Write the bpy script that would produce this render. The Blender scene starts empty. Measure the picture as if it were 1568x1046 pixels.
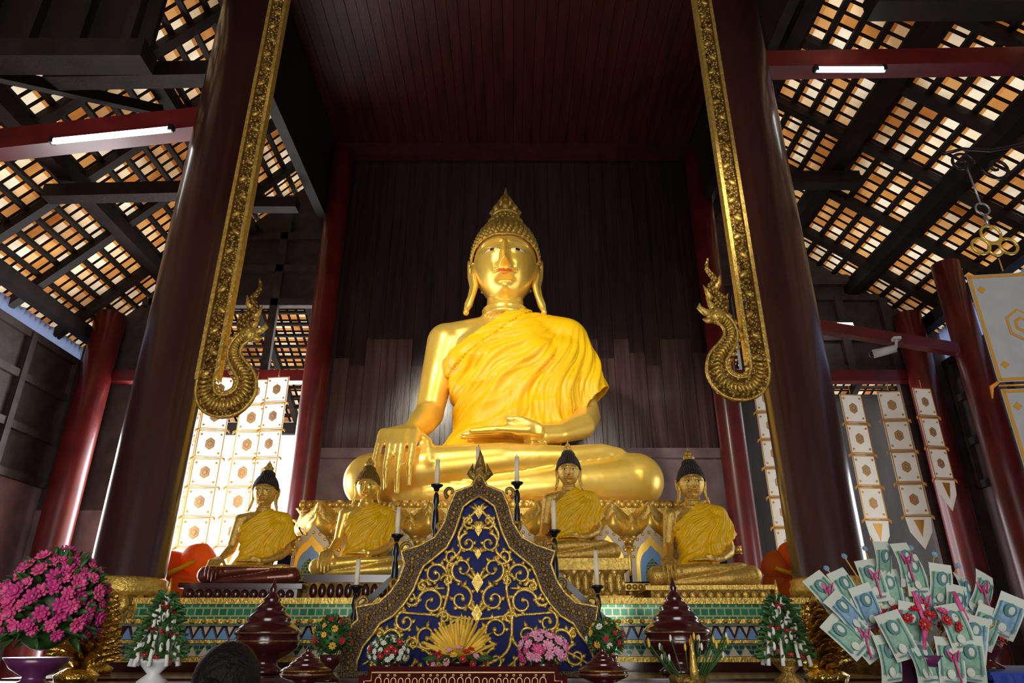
import bpy, bmesh, math, random
from mathutils import Vector, Matrix, noise, Euler
random.seed(7)
pi=math.pi
EYE=1.3   # camera height above the temple floor; geometry below is authored relative to eye level, then lifted
sc=bpy.context.scene
try:
    sc.view_settings.view_transform='Standard'
except Exception: pass

# ------------------------------------------------------------------ materials
def pm(name,col,rough=.5,metal=0,nscale=0,namt=.3,bump=0,bscale=30,coat=0,emit=None,estr=0,trans=0,col2=None,stretch=None,sheen=0,spec=None):
    m=bpy.data.materials.new(name); m.use_nodes=True
    nt=m.node_tree; N=nt.nodes; L=nt.links
    b=N['Principled BSDF']; out=N['Material Output']
    b.inputs['Base Color'].default_value=(*col,1)
    b.inputs['Roughness'].default_value=rough; b.inputs['Metallic'].default_value=metal
    if coat: b.inputs['Coat Weight'].default_value=coat; b.inputs['Coat Roughness'].default_value=.15
    if sheen: b.inputs['Sheen Weight'].default_value=sheen
    if spec is not None: b.inputs['Specular IOR Level'].default_value=spec
    if emit: b.inputs['Emission Color'].default_value=(*emit,1); b.inputs['Emission Strength'].default_value=estr
    tc=N.new('ShaderNodeTexCoord'); src=tc.outputs['Object']
    if stretch:
        mp=N.new('ShaderNodeMapping'); mp.inputs['Scale'].default_value=stretch; L.new(src,mp.inputs['Vector']); src=mp.outputs['Vector']
    if nscale:
        n=N.new('ShaderNodeTexNoise'); n.inputs['Scale'].default_value=nscale; n.inputs['Detail'].default_value=5
        L.new(src,n.inputs['Vector'])
        r=N.new('ShaderNodeValToRGB'); c2=col2 or tuple(c*(1-namt) for c in col)
        r.color_ramp.elements[0].position=.35; r.color_ramp.elements[1].position=.65
        r.color_ramp.elements[0].color=(*c2,1); r.color_ramp.elements[1].color=(*col,1)
        L.new(n.outputs['Fac'],r.inputs['Fac']); L.new(r.outputs['Color'],b.inputs['Base Color'])
    if bump:
        n2=N.new('ShaderNodeTexNoise'); n2.inputs['Scale'].default_value=bscale; n2.inputs['Detail'].default_value=4
        L.new(src,n2.inputs['Vector'])
        bp=N.new('ShaderNodeBump'); bp.inputs['Strength'].default_value=bump; bp.inputs['Distance'].default_value=.02
        L.new(n2.outputs['Fac'],bp.inputs['Height']); L.new(bp.outputs['Normal'],b.inputs['Normal'])
    if trans:
        t=N.new('ShaderNodeBsdfTranslucent'); t.inputs['Color'].default_value=(*col,1)
        mx=N.new('ShaderNodeMixShader'); mx.inputs['Fac'].default_value=trans
        L.new(b.outputs['BSDF'],mx.inputs[1]); L.new(t.outputs['BSDF'],mx.inputs[2]); L.new(mx.outputs['Shader'],out.inputs['Surface'])
    return m

def vor_gold(name,scale,c1,c2,dist=.03,metal=.6,rough=.38):
    m=pm(name,c1,rough,metal); nt=m.node_tree; N=nt.nodes; L=nt.links; b=N['Principled BSDF']
    tc=N.new('ShaderNodeTexCoord'); v=N.new('ShaderNodeTexVoronoi'); v.inputs['Scale'].default_value=scale
    L.new(tc.outputs['Object'],v.inputs['Vector'])
    r=N.new('ShaderNodeValToRGB'); r.color_ramp.elements[0].position=.1; r.color_ramp.elements[1].position=.6
    r.color_ramp.elements[0].color=(*c1,1); r.color_ramp.elements[1].color=(*c2,1)
    L.new(v.outputs['Distance'],r.inputs['Fac']); L.new(r.outputs['Color'],b.inputs['Base Color'])
    bp=N.new('ShaderNodeBump'); bp.inputs['Distance'].default_value=dist; bp.invert=True
    L.new(v.outputs['Distance'],bp.inputs['Height']); L.new(bp.outputs['Normal'],b.inputs['Normal'])
    return m

def tile_mat():
    m=bpy.data.materials.new('roof_tiles'); m.use_nodes=True; nt=m.node_tree; N=nt.nodes; L=nt.links
    b=N['Principled BSDF']; b.inputs['Roughness'].default_value=.9; b.inputs['Specular IOR Level'].default_value=.1; out=N['Material Output']
    uv=N.new('ShaderNodeUVMap')
    br=N.new('ShaderNodeTexBrick'); br.offset=0.0; br.inputs['Scale'].default_value=1
    br.inputs['Brick Width'].default_value=.18; br.inputs['Row Height'].default_value=.30
    br.inputs['Mortar Size'].default_value=.028; br.inputs['Mortar Smooth'].default_value=.1
    br.inputs['Color1'].default_value=(0,0,0,1); br.inputs['Color2'].default_value=(1,1,1,1); br.inputs['Mortar'].default_value=(0,0,0,1)
    L.new(uv.outputs['UV'],br.inputs['Vector'])
    cr=N.new('ShaderNodeValToRGB'); e=cr.color_ramp.elements
    e[0].position=0; e[0].color=(.50,.19,.04,1); e[1].position=1; e[1].color=(1,.88,.66,1)
    x=cr.color_ramp.elements.new(.3); x.color=(.80,.42,.14,1); x=cr.color_ramp.elements.new(.48); x.color=(1,.78,.48,1)
    L.new(br.outputs['Color'],cr.inputs['Fac'])
    # the lapped part of every tile is bare orange clay
    sx=N.new('ShaderNodeSeparateXYZ'); L.new(uv.outputs['UV'],sx.inputs[0])
    md=N.new('ShaderNodeMath'); md.operation='MODULO'; L.new(sx.outputs['Y'],md.inputs[0]); md.inputs[1].default_value=.30
    gt=N.new('ShaderNodeMath'); gt.operation='GREATER_THAN'; L.new(md.outputs[0],gt.inputs[0]); gt.inputs[1].default_value=.205
    mo=N.new('ShaderNodeMix'); mo.data_type='RGBA'; L.new(gt.outputs[0],mo.inputs[0]); L.new(cr.outputs['Color'],mo.inputs[6]); mo.inputs[7].default_value=(.60,.24,.05,1)
    nz=N.new('ShaderNodeTexNoise'); nz.inputs['Scale'].default_value=.8; nz.inputs['Detail'].default_value=3; L.new(uv.outputs['UV'],nz.inputs['Vector'])
    r2=N.new('ShaderNodeValToRGB'); r2.color_ramp.elements[0].position=.36; r2.color_ramp.elements[0].color=(.40,.28,.18,1); r2.color_ramp.elements[1].position=.60
    L.new(nz.outputs['Fac'],r2.inputs['Fac'])
    mm=N.new('ShaderNodeMix'); mm.data_type='RGBA'; mm.blend_type='MULTIPLY'; mm.inputs[0].default_value=1
    L.new(mo.outputs[2],mm.inputs[6]); L.new(r2.outputs['Color'],mm.inputs[7])
    m2=N.new('ShaderNodeMix'); m2.data_type='RGBA'; L.new(br.outputs['Fac'],m2.inputs[0]); L.new(mm.outputs[2],m2.inputs[6]); m2.inputs[7].default_value=(.006,.003,.002,1)
    L.new(m2.outputs[2],b.inputs['Base Color'])
    t=N.new('ShaderNodeBsdfTranslucent'); L.new(m2.outputs[2],t.inputs['Color'])
    mx=N.new('ShaderNodeMixShader'); mx.inputs['Fac'].default_value=.25
    L.new(b.outputs['BSDF'],mx.inputs[1]); L.new(t.outputs['BSDF'],mx.inputs[2]); L.new(mx.outputs['Shader'],out.inputs['Surface'])
    return m

def mosaic_mat(name,c1,c2,grout,w,h,off=.5):
    m=pm(name,c1,.2,.2); nt=m.node_tree; N=nt.nodes; L=nt.links; b=N['Principled BSDF']
    tc=N.new('ShaderNodeTexCoord'); mp=N.new('ShaderNodeMapping'); mp.inputs['Rotation'].default_value=(pi/2,0,0)
    L.new(tc.outputs['Object'],mp.inputs['Vector'])
    br=N.new('ShaderNodeTexBrick'); br.offset=off; br.inputs['Scale'].default_value=1
    br.inputs['Brick Width'].default_value=w; br.inputs['Row Height'].default_value=h; br.inputs['Mortar Size'].default_value=w*.09
    br.inputs['Color1'].default_value=(*c1,1); br.inputs['Color2'].default_value=(*c2,1); br.inputs['Mortar'].default_value=(*grout,1)
    L.new(mp.outputs['Vector'],br.inputs['Vector']); L.new(br.outputs['Color'],b.inputs['Base Color'])
    return m

GOLD=pm('gilded_gold',(1.0,.70,.15),.34,.56,nscale=2.5,col2=(.93,.60,.08),bump=.12,bscale=9)
GOLD2=pm('gold_leaf',(.90,.60,.12),.36,.6,nscale=30,namt=.4,bump=.4,bscale=60)
GOLDD=pm('antique_gold',(.46,.28,.06),.42,.6,nscale=20,namt=.6,bump=.6,bscale=60)
ROBE=pm('saffron_silk',(1.0,.58,.002),.42,0,nscale=3,namt=.10,bump=.15,bscale=60)
ROBEO=pm('orange_cloth',(1.0,.30,.03),.6,0,nscale=6,namt=.25,trans=.5)
EYEW=pm('eye_white',(.80,.76,.62),.35); BLACK=pm('black_lacquer',(.012,.011,.014),.35,.1)
LIP=pm('lip_bronze',(.80,.33,.07),.35,.4)
HAIRB=pm('dark_hair_lacquer',(.050,.042,.036),.35,.45)
BRONZE=pm('red_bronze',(.18,.045,.025),.28,.5,coat=.4)
COL=pm('maroon_lacquer',(.055,.016,.013),.28,0,nscale=3,namt=.35,bump=.12,bscale=5,coat=.5,stretch=(1,1,.25))
REDC=pm('red_paint',(.17,.013,.013),.36,0,nscale=3,namt=.4,coat=.2)
WOODD=pm('dark_wood',(.020,.013,.010),.65,0,nscale=4,namt=.6,bump=.2,stretch=(1,1,.2),spec=.3)
WOODG=pm('old_grey_wood',(.055,.036,.030),.7,0,nscale=5,namt=.5,bump=.2)
BOARD=pm('glossy_board',(.034,.013,.011),.30,0,nscale=5,col2=(.013,.007,.007),bump=.5,bscale=7,coat=.3,stretch=(3,1,.18))
BOARDL=pm('board_reflected_light',(.095,.046,.038),.32,0,nscale=4,col2=(.042,.018,.015),bump=.5,bscale=7,coat=.3,stretch=(3,1,.2))  # paler copy of the board colour; light reflected low on the wall is painted in
CEILR=pm('ceiling_red_wood',(.058,.009,.008),.5,0,nscale=4,namt=.5,bump=.15,stretch=(2,.2,1),spec=.3)
STONE=pm('pink_masonry',(.24,.16,.16),.8,0,nscale=3,namt=.35,bump=.3)
FLOORM=pm('red_carpet',(.2,.03,.03),.9,0,nscale=30,namt=.3)
GROUND=pm('outside_paving',(.5,.48,.42),.9,0,nscale=2,namt=.3)
WHITE=pm('white_paper',(.96,.93,.87),.7,0,nscale=8,namt=.05,trans=.65)
PGOLD=pm('gold_paper',(.80,.42,.06),.4,.2)
ORT=pm('orange_tassel',(.95,.4,.03),.7,0)
TUBE=pm('fluorescent_glow',(1,1,1),.5,emit=(1,.98,.95),estr=9)
TILE=tile_mat()
POLYC=pm('translucent_sheet',(.36,.44,.66),.5,trans=.28)
GREENM=mosaic_mat('green_mosaic',(.015,.22,.10),(.03,.34,.17),(.6,.52,.28),.055,.05)
TEALM=mosaic_mat('teal_mosaic',(.01,.09,.09),(.02,.17,.12),(.3,.35,.22),.04,.03)
BLUEM=pm('blue_enamel',(.006,.013,.13),.6,0,nscale=25,namt=.3,spec=.2)
BLUEL=pm('light_blue_tile',(.20,.42,.75),.3)
IVORY=pm('ivory_paint',(.7,.62,.45),.4)
LACQ=pm('red_lacquer',(.055,.008,.008),.22,0,coat=.6)
PLQ=pm('plaque_board',(.05,.006,.006),.9,0,spec=.05)
LEAF=pm('leaf_green',(.035,.13,.02),.5,nscale=20,namt=.5)
PINK=pm('pink_petal',(.82,.13,.35),.6,nscale=30,col2=(.60,.04,.18)); MAG=pm('magenta_petal',(.55,.04,.22),.6)
PALEP=pm('pale_pink_petal',(.85,.36,.52),.6); WPET=pm('white_petal',(.8,.8,.7),.6); RPET=pm('red_petal',(.5,.015,.02),.6)
YPET=pm('yellow_petal',(.92,.56,.05),.6,nscale=20,namt=.25)
CANDLE=pm('candle_wax',(.9,.80,.56),.5)
FOIL=pm('gold_foil',(.75,.5,.08),.15,.9,bump=.8,bscale=30)
MG=pm('banknote_green',(.27,.47,.34),.7,nscale=60,namt=.3); MT=pm('banknote_blue',(.24,.42,.58),.7,nscale=60,namt=.35); MW=pm('banknote_margin',(.56,.62,.52),.7); MD=pm('banknote_ink',(.09,.22,.22),.7)
PURP=pm('purple_lacquer',(.10,.02,.08),.3,coat=.4); BLUEC=pm('blue_cloth',(.02,.05,.3),.8)
SKIN=pm('skin',(.55,.32,.2),.5); HAIR=pm('black_hair',(.008,.006,.006),.6,bump=.8,bscale=60,spec=.2); SHIRT=pm('dark_shirt',(.03,.03,.05),.8)
STEEL=pm('steel',(.5,.5,.52),.35,.8); WHP=pm('white_plastic',(.7,.7,.7),.4); BANNER=pm('cloth_banner',(.62,.65,.66),.8,nscale=6,namt=.1,trans=.15)
TEXTG=pm('gold_letter',(.85,.6,.25),.4,.3)
CARV=vor_gold('carved_throne_gold',14,(.90,.60,.14),(.42,.22,.05),.03)

# ------------------------------------------------------------------ mesh builder
class MB:
    def __init__(s): s.v=[];s.f=[];s.m=[];s.s=[]
    def add(s,vs,fs,m=0,sm=True,M=None):
        o=len(s.v)
        for p in vs:
            p=Vector(p); s.v.append(M@p if M is not None else p)
        for f in fs: s.f.append([i+o for i in f]); s.m.append(m); s.s.append(sm)
    def box(s,c,d,m=0,R=None,M=None):
        x,y,z=[k/2 for k in d]; vs=[Vector((a*x,b*y,e*z)) for a in(-1,1) for b in(-1,1) for e in(-1,1)]
        if R is not None: vs=[R@p for p in vs]
        vs=[p+Vector(c) for p in vs]
        s.add(vs,[(0,1,3,2),(4,6,7,5),(0,4,5,1),(2,3,7,6),(0,2,6,4),(1,5,7,3)],m,False,M)
    def b2(s,x0,x1,y0,y1,z0,z1,m=0): s.box(((x0+x1)/2,(y0+y1)/2,(z0+z1)/2),(x1-x0,y1-y0,z1-z0),m)
    def beam(s,p0,p1,w,h,m=0):
        p0=Vector(p0);p1=Vector(p1);d=p1-p0;q=d.to_track_quat('Y','Z').to_matrix()
        s.box((p0+p1)/2,(w,d.length,h),m,R=q)
    def ell(s,c,r,m=0,nu=12,nv=8,R=None,M=None):
        vs=[Vector((0,0,-r[2]))];fs=[]
        for j in range(1,nv):
            a=-pi/2+pi*j/nv
            for i in range(nu):
                t=2*pi*i/nu; vs.append(Vector((r[0]*math.cos(a)*math.cos(t),r[1]*math.cos(a)*math.sin(t),r[2]*math.sin(a))))
        vs.append(Vector((0,0,r[2])));n=len(vs)-1
        for i in range(nu):
            k=(i+1)%nu; fs.append((0,1+k,1+i)); fs.append((n,1+(nv-2)*nu+i,1+(nv-2)*nu+k))
            for j in range(nv-2): fs.append((1+j*nu+i,1+j*nu+k,1+(j+1)*nu+k,1+(j+1)*nu+i))
        if R is not None: vs=[R@p for p in vs]
        s.add([p+Vector(c) for p in vs],fs,m,True,M)
    def lathe(s,prof,c=(0,0,0),seg=24,m=0,sx=1,sy=1,M=None,sm=True):
        vs=[];fs=[]
        for r,z in prof:
            for i in range(seg):
                t=2*pi*i/seg; vs.append((c[0]+sx*r*math.cos(t),c[1]+sy*r*math.sin(t),c[2]+z))
        for j in range(len(prof)-1):
            for i in range(seg):
                k=(i+1)%seg; fs.append((j*seg+i,j*seg+k,(j+1)*seg+k,(j+1)*seg+i))
        fs.append(tuple(range(seg))[::-1]); fs.append(tuple((len(prof)-1)*seg+i for i in range(seg)))
        s.add(vs,fs,m,sm,M)
    def tube(s,pts,rad,m=0,seg=8,flat=None,M=None):
        pts=[Vector(p) for p in pts];n=len(pts)
        if not hasattr(rad,'__len__'): rad=[rad]*n
        T=[]
        for i in range(n):
            t=pts[min(i+1,n-1)]-pts[max(i-1,0)]
            if t.length<1e-9: t=Vector((0,0,1))
            T.append(t.normalized())
        u=T[0].orthogonal().normalized(); vs=[]
        if flat: u=(Vector((0,1,0))-T[0]*T[0].y); u=u.normalized() if u.length>.01 else T[0].orthogonal().normalized()
        for i in range(n):
            u=(u-T[i]*u.dot(T[i])); u=u.normalized() if u.length>1e-6 else T[i].orthogonal().normalized()
            w=T[i].cross(u)
            for k in range(seg):
                a=2*pi*k/seg; vs.append(pts[i]+(u*math.cos(a)*(flat or 1)+w*math.sin(a))*max(rad[i],1e-4))
        fs=[(j*seg+k,j*seg+(k+1)%seg,(j+1)*seg+(k+1)%seg,(j+1)*seg+k) for j in range(n-1) for k in range(seg)]
        fs.append(tuple(range(seg))[::-1]); fs.append(tuple((n-1)*seg+k for k in range(seg)))
        s.add(vs,fs,m,True,M)
    def cap(s,p0,p1,r0,r1,m=0,seg=20):
        p0=Vector(p0);p1=Vector(p1);d=(p1-p0).normalized();P=[];R=[]
        for i in range(7):
            a=pi/2*i/6; P.append(p0-d*r0*math.cos(a)); R.append(r0*math.sin(a))
        for i in range(1,7):
            t=i/7; P.append(p0.lerp(p1,t)); R.append(r0+(r1-r0)*t)
        for i in range(7):
            a=pi/2*i/6; P.append(p1+d*r1*math.sin(a)); R.append(r1*math.cos(a))
        s.tube(P,R,m,seg)
    def chain(s,pr,m=0,seg=20):
        for (a,ra),(b,rb) in zip(pr,pr[1:]): s.cap(a,b,ra,rb,m,seg)
    def prism(s,poly,y0,y1,m=0,M=None):
        n=len(poly); vs=[(x,y0,z) for x,z in poly]+[(x,y1,z) for x,z in poly]
        fs=[tuple(range(n)),tuple(range(2*n-1,n-1,-1))]+[(i,i+n,(i+1)%n+n,(i+1)%n) for i in range(n)]
        s.add(vs,fs,m,False,M)
    def obj(s,name,mats,parent=None,loc=(0,0,0),rz=0,scale=1):
        me=bpy.data.meshes.new(name); me.from_pydata([tuple(p) for p in s.v],[],s.f)
        for m in mats: me.materials.append(m)
        me.polygons.foreach_set('material_index',s.m); me.polygons.foreach_set('use_smooth',s.s); me.update()
        bm=bmesh.new(); bm.from_mesh(me); bmesh.ops.recalc_face_normals(bm,faces=bm.faces); bm.to_mesh(me); bm.free()
        return mkobj(name,me,parent,loc,rz,scale)
def mkobj(name,me,parent=None,loc=(0,0,0),rz=0,scale=1):
    o=bpy.data.objects.new(name,me); sc.collection.objects.link(o)
    o.location=loc; o.rotation_euler=(0,0,rz); o.scale=(scale,)*3
    if parent: o.parent=parent
    return o
def empty(name,loc=(0,0,0),rz=0,scale=1):
    o=bpy.data.objects.new(name,None); sc.collection.objects.link(o); o.location=loc; o.rotation_euler=(0,0,rz); o.scale=(scale,)*3
    o.empty_display_size=.1; return o
def remesh(o,vox,it):
    r=o.modifiers.new('r','REMESH'); r.mode='VOXEL'; r.voxel_size=vox; r.use_smooth_shade=True
    if it: q=o.modifiers.new('s','SMOOTH'); q.factor=.5; q.iterations=it
    dg=bpy.context.evaluated_depsgraph_get(); dg.update()
    me=bpy.data.meshes.new_from_object(o.evaluated_get(dg)); mats=[m for m in o.data.materials]
    o.modifiers.clear(); o.data=me
    if not me.materials:
        for m in mats: me.materials.append(m)
    me.polygons.foreach_set('use_smooth',[True]*len(me.polygons))
    return me
def sstep(a,b,x):
    t=max(0,min(1,(x-a)/(b-a))); return t*t*(3-2*t)
def g(x,s): return math.exp(-(x/s)**2)
def crm(P,n=6):
    out=[]
    for i in range(len(P)-1):
        q=lambda j:Vector(P[max(0,min(len(P)-1,j))])
        for k in range(n):
            t=k/n;a,b,c,d=q(i-1),q(i),q(i+1),q(i+2)
            out.append(.5*((2*b)+(-a+c)*t+(2*a-5*b+4*c-d)*t*t+(-a+3*b-3*c+d)*t**3))
    out.append(Vector(P[-1])); return out

# ------------------------------------------------------------------ statue parts (local: seat at z=0, faces -Y)
HW,HD,HH=.465,.54,.70
def face_mesh(nu=320,nv=260):
    mb=MB(); vs=[]
    for j in range(nv+1):
        ph=-pi/2+pi*j/nv
        for i in range(nu):
            t=2*pi*i/nu
            x=math.cos(ph)*math.cos(t); y=math.cos(ph)*math.sin(t); z=math.sin(ph)
            tt=max(0,-z)
            k=1-.21*tt**1.6; X=HW*x*k; Y=HD*y*(1-.12*tt**2); Z=HH*z
            w=sstep(0.0,.6,-y) if y<0 else 0
            if w>0:
                ax=abs(X); D=0
                D+=.040*g(ax-.22,.12)*g(Z+.22,.16)
                zb=.080+.045*math.cos(min(ax-.19,.25)*8)
                D+=.044*g(Z-zb,.020)*sstep(.0,.06,ax)*(1-sstep(.3,.4,ax))
                D-=.058*g(ax-.185,.11)*g(Z-.030,.048)
                D+=.040*g(ax-.185,.10)*g(Z+.040,.046)
                D-=.020*g(Z-.000,.009)*g(ax-.185,.1)
                tn=max(0,min(1,(.10-Z)/.37))
                prof=(.05+.17*tn**1.15)*sstep(-.325,-.265,Z)*(1-sstep(.06,.16,Z))
                D+=prof*g(X,.034+.016*tn)
                D+=.055*g(ax-.056,.030)*g(Z+.266,.032)
                D-=.020*g(ax-.125,.022)*g(Z+.285,.05)
                D+=.038*g(X,.17)*g(Z+.37,.09)
                zm=-.375+1.1*ax*ax
                wl=1-sstep(.115,.165,ax)
                D+=.042*g(Z-(zm+.026),.018)*wl*(1-.35*g(X,.02))
                D+=.052*g(Z-(zm-.030),.022)*wl*(1-sstep(.07,.13,ax)*.6)
                D-=.034*g(Z-zm,.009)*(1-sstep(.13,.18,ax))
                D-=.034*g(Z+.46,.028)*g(X,.1)
                D+=.066*g(X,.10)*g(Z+.555,.07)
                Y-=D*w
            vs.append((X,Y,Z))
    fs=[]
    for j in range(nv):
        for i in range(nu):
            k=(i+1)%nu; fs.append((j*nu+i,j*nu+k,(j+1)*nu+k,(j+1)*nu+i))
    mb.add(vs,fs,0)
    for n,f in enumerate(mb.f):
        c=sum((mb.v[q] for q in f),Vector())/4
        if c.y<-.2:
            ax=abs(c.x); q=(ax-.180)/.105
            if abs(q)<1:
                up=-.048+.032*(1-q*q); lo=-.052-.018*(1-q*q)
                if lo<c.z<up: mb.m[n]=2 if abs(ax-.178)<.030 else 1
                elif up<=c.z<up+.010: mb.m[n]=2
            zm=-.375+1.1*ax*ax
            if ax<.13 and zm-.044*(1-(ax/.13)**2)<c.z<zm+.036*(1-(ax/.13)**1.6): mb.m[n]=3
    return mb
def hairline(ny,ax=0):
    if ny<0: return .235+( -.02*math.exp(-(ax/.08)**2)) -.22*(1+ny)**1.2
    return .015-.46*ny
def hair_mesh():
    mb=MB(); a,b,c=HW+.04,HD+.035,HH+.02
    nu,nv=64,48; vs=[];fs=[]
    for j in range(nv+1):
        ph=-pi/2+pi*j/nv
        for i in range(nu):
            t=2*pi*i/nu; vs.append((a*math.cos(ph)*math.cos(t),b*math.cos(ph)*math.sin(t),c*math.sin(ph)))
    for j in range(nv):
        for i in range(nu):
            k=(i+1)%nu; f=(j*nu+i,j*nu+k,(j+1)*nu+k,(j+1)*nu+i)
            cc=sum((Vector(vs[q]) for q in f),Vector())/4
            if cc.z>hairline(cc.y/b,abs(cc.x))-.01: fs.append(f)
    mb.add(vs,fs,0)
    for j in range(1,30):
        ph=pi/2-j*.080; rr=math.cos(ph)*a; n=max(6,int(2*pi*rr/.080))
        for i in range(n):
            t=2*pi*(i+.5*(j%2))/n; p=Vector((a*math.cos(ph)*math.cos(t),b*math.cos(ph)*math.sin(t),c*math.sin(ph)))
            if p.z>hairline(p.y/b,abs(p.x)) and p.z<c*.965:
                mb.ell(p,(.036,.036,.036),0,7,5); mb.ell(p*1.035,(.018,.018,.020),0,6,4)
    U=Vector((0,.04,.66)); ua=(.27,.27,.21); mb.ell(U,ua,0,24,12)
    for j in range(1,8):
        ph=pi/2-j*.26; n=max(5,int(2*pi*math.cos(ph)*ua[0]/.080))
        for i in range(n):
            t=2*pi*(i+.5*(j%2))/n; mb.ell(U+Vector((ua[0]*math.cos(ph)*math.cos(t),ua[1]*math.cos(ph)*math.sin(t),ua[2]*math.sin(ph))),(.038,)*3,0,7,5)
    P=[]
    for k in range(41):
        t=pi+pi*k/40
        x=math.cos(t); y=math.sin(t); zz=hairline(y,abs(x)*a)
        for it in range(3):
            ph=math.asin(max(-1,min(1,zz/c))); zz=hairline(y*math.cos(ph),abs(x)*a*math.cos(ph))
        P.append((a*math.cos(ph)*x,b*math.cos(ph)*y,zz-.012))
    mb.tube(P,.016,0,8)
    return mb
def finial_mesh():
    mb=MB(); c=(0,.04,.84)
    mb.lathe([(.12,0),(.20,.02),(.22,.05),(.15,.08),(.17,.12),(.12,.16),(.10,.24),(.065,.33),(.040,.42),(.016,.53),(0.001,.60)],c,16,0)
    for k in range(8):
        t=2*pi*k/8; d=Vector((math.cos(t),math.sin(t),0)); b=Vector(c)
        mb.tube([b+d*.15+Vector((0,0,.04)),b+d*.21+Vector((0,0,.11)),b+d*.16+Vector((0,0,.19)),b+d*.13+Vector((0,0,.26))],[.05,.045,.03,.002],0,6)
        mb.tube([b+d*.08+Vector((0,0,.2)),b+d*.11+Vector((0,0,.28)),b+d*.075+Vector((0,0,.36)),b+d*.045+Vector((0,0,.43))],[.035,.032,.022,.002],0,6)
    return mb
def ears_mesh():
    mb=MB()
    for s in(-1,1):
        X=s*HW
        P=[(X*.98,-.02,-.02),(X*1.10,.03,.06),(X*1.13,.09,.10),(X*1.14,.15,.03),(X*1.12,.14,-.14),(X*1.04,.07,-.34),(X*1.06,.02,-.52),(X*1.14,.0,-.66),(X*1.21,-.02,-.78)]
        mb.tube(P,[.035,.04,.045,.045,.045,.045,.055,.06,.035],0,10)
        P=[(X*1.0,-.02,-.02),(X*1.0,-.03,-.2),(X*.94,-.02,-.36),(X*1.0,-.04,-.52),(X*1.12,-.04,-.68),(X*1.21,-.02,-.78)]
        mb.tube(P,[.04,.045,.05,.04,.04,.035],0,10)
        mb.tube([(X*.97,.03,0),(X*.95,.05,-.3)],[.07,.05],0,10)
        mb.ell((X*1.205,-.02,-.79),(.045,.05,.05),0,10,8)
    return mb
def torso_rings(mb,rings,seg=40):
    vs=[];fs=[]
    for z,w,d,yc in rings:
        for i in range(seg):
            t=2*pi*i/seg; cx=math.cos(t); sy=math.sin(t); e=.85
            vs.append((w*math.copysign(abs(cx)**e,cx),yc+d*math.copysign(abs(sy)**e,sy),z))
    n=len(rings)
    for j in range(n-1):
        for i in range(seg):
            k=(i+1)%seg; fs.append((j*seg+i,j*seg+k,(j+1)*seg+k,(j+1)*seg+i))
    fs.append(tuple(range(seg))[::-1]); fs.append(tuple((n-1)*seg+i for i in range(seg)))
    mb.add(vs,fs,0)
def body_mesh():
    mb=MB()
    torso_rings(mb,[(.15,.8,.5,-.05),(.4,.8,.6,-.1),(.7,.68,.5,-.1),(1.1,.53,.40,-.05),(1.6,.60,.43,0),(2.1,.76,.45,0),(2.45,.80,.40,.02),(2.68,.62,.33,.03),(2.82,.34,.26,.03),(2.9,.26,.24,.02)])
    mb.cap((0,.02,2.6),(0,-.10,3.25),.30,.26)
    for z,r in((2.86,.325),(2.96,.315)):      # neck folds
        mb.tube([(r*math.cos(2*pi*k/32),-.03+r*math.sin(2*pi*k/32),z) for k in range(33)],.035,0,8)
    for s in(-1,1): mb.cap((s*.2,.02,2.66),(s*.82,.02,2.52),.26,.27)
    mb.ell((-.36,-.30,2.12),(.34,.2,.3),0,20,12); mb.ell((.36,-.30,2.12),(.34,.2,.3),0,20,12)
    # right arm and the earth-touching hand
    mb.chain([((-.84,.0,2.50),.285),((-.93,-.0,2.1),.235),((-1.03,-.03,1.45),.195)])
    mb.chain([((-1.03,-.03,1.42),.20),((-1.08,-.35,1.20),.185),((-1.16,-.72,.98),.115)])
    for k,(x,l) in enumerate([(-1.43,.50),(-1.30,.60),(-1.17,.64),(-1.04,.56)]):
        mb.chain([((-1.18+(x+1.2)*.4,-.78,.96),.085),((-1.20+(x+1.22)*.85,-1.10,.84),.070)],seg=12)
        mb.chain([((x,-1.12,.84),.066),((x,-1.33,.64),.050),((x-.01,-1.43,.84-l*.85),.043),((x,-1.43,.78-l*1.12),.032)],seg=12)
    mb.chain([((-1.08,-.90,.90),.080),((-.90,-1.10,.74),.058),((-.84,-1.24,.46),.040)],seg=12)
    # left arm to the lap
    mb.chain([((.84,.0,2.50),.285),((.95,-.0,2.1),.235),((1.10,-.05,1.42),.20)])
    mb.chain([((1.10,-.05,1.38),.205),((1.0,-.42,1.14),.185),((.68,-.82,.92),.125)])
    mb.chain([((.68,-.82,.92),.125),((.35,-1.0,.85),.13)])
    mb.box((.3,-1.02,.85),(.35,.42,.12))
    for k,(y,l) in enumerate([(-1.22,.42),(-1.09,.50),(-.96,.53),(-.84,.46)]):
        mb.chain([((.30,y,.85),.062),((.02,y-.01,.86),.050),((.02-l*.6,y,.85),.043),((.02-l,y,.83),.032)],seg=12)
    mb.chain([((.40,-1.16,.90),.068),((.2,-1.24,.97),.050),((.04,-1.22,.98),.036)],seg=12)
    for s in(-1,1):
        mb.chain([((s*.38,-.1,.40),.38),((s*1.1,-.48,.38),.37),((s*1.60,-.72,.35),.345)])
    mb.chain([((1.60,-.72,.33),.33),((.8,-1.0,.25),.24),((0,-1.04,.18),.18),((-.9,-1.0,.13),.13),((-1.2,-.9,.12),.12)])
    mb.chain([((-1.60,-.72,.35),.345),((-1.0,-.98,.44),.27),((0,-1.05,.54),.20),((.75,-.98,.58),.14),((1.2,-.86,.66),.12),((1.42,-.78,.67),.08)])
    return mb
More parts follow.
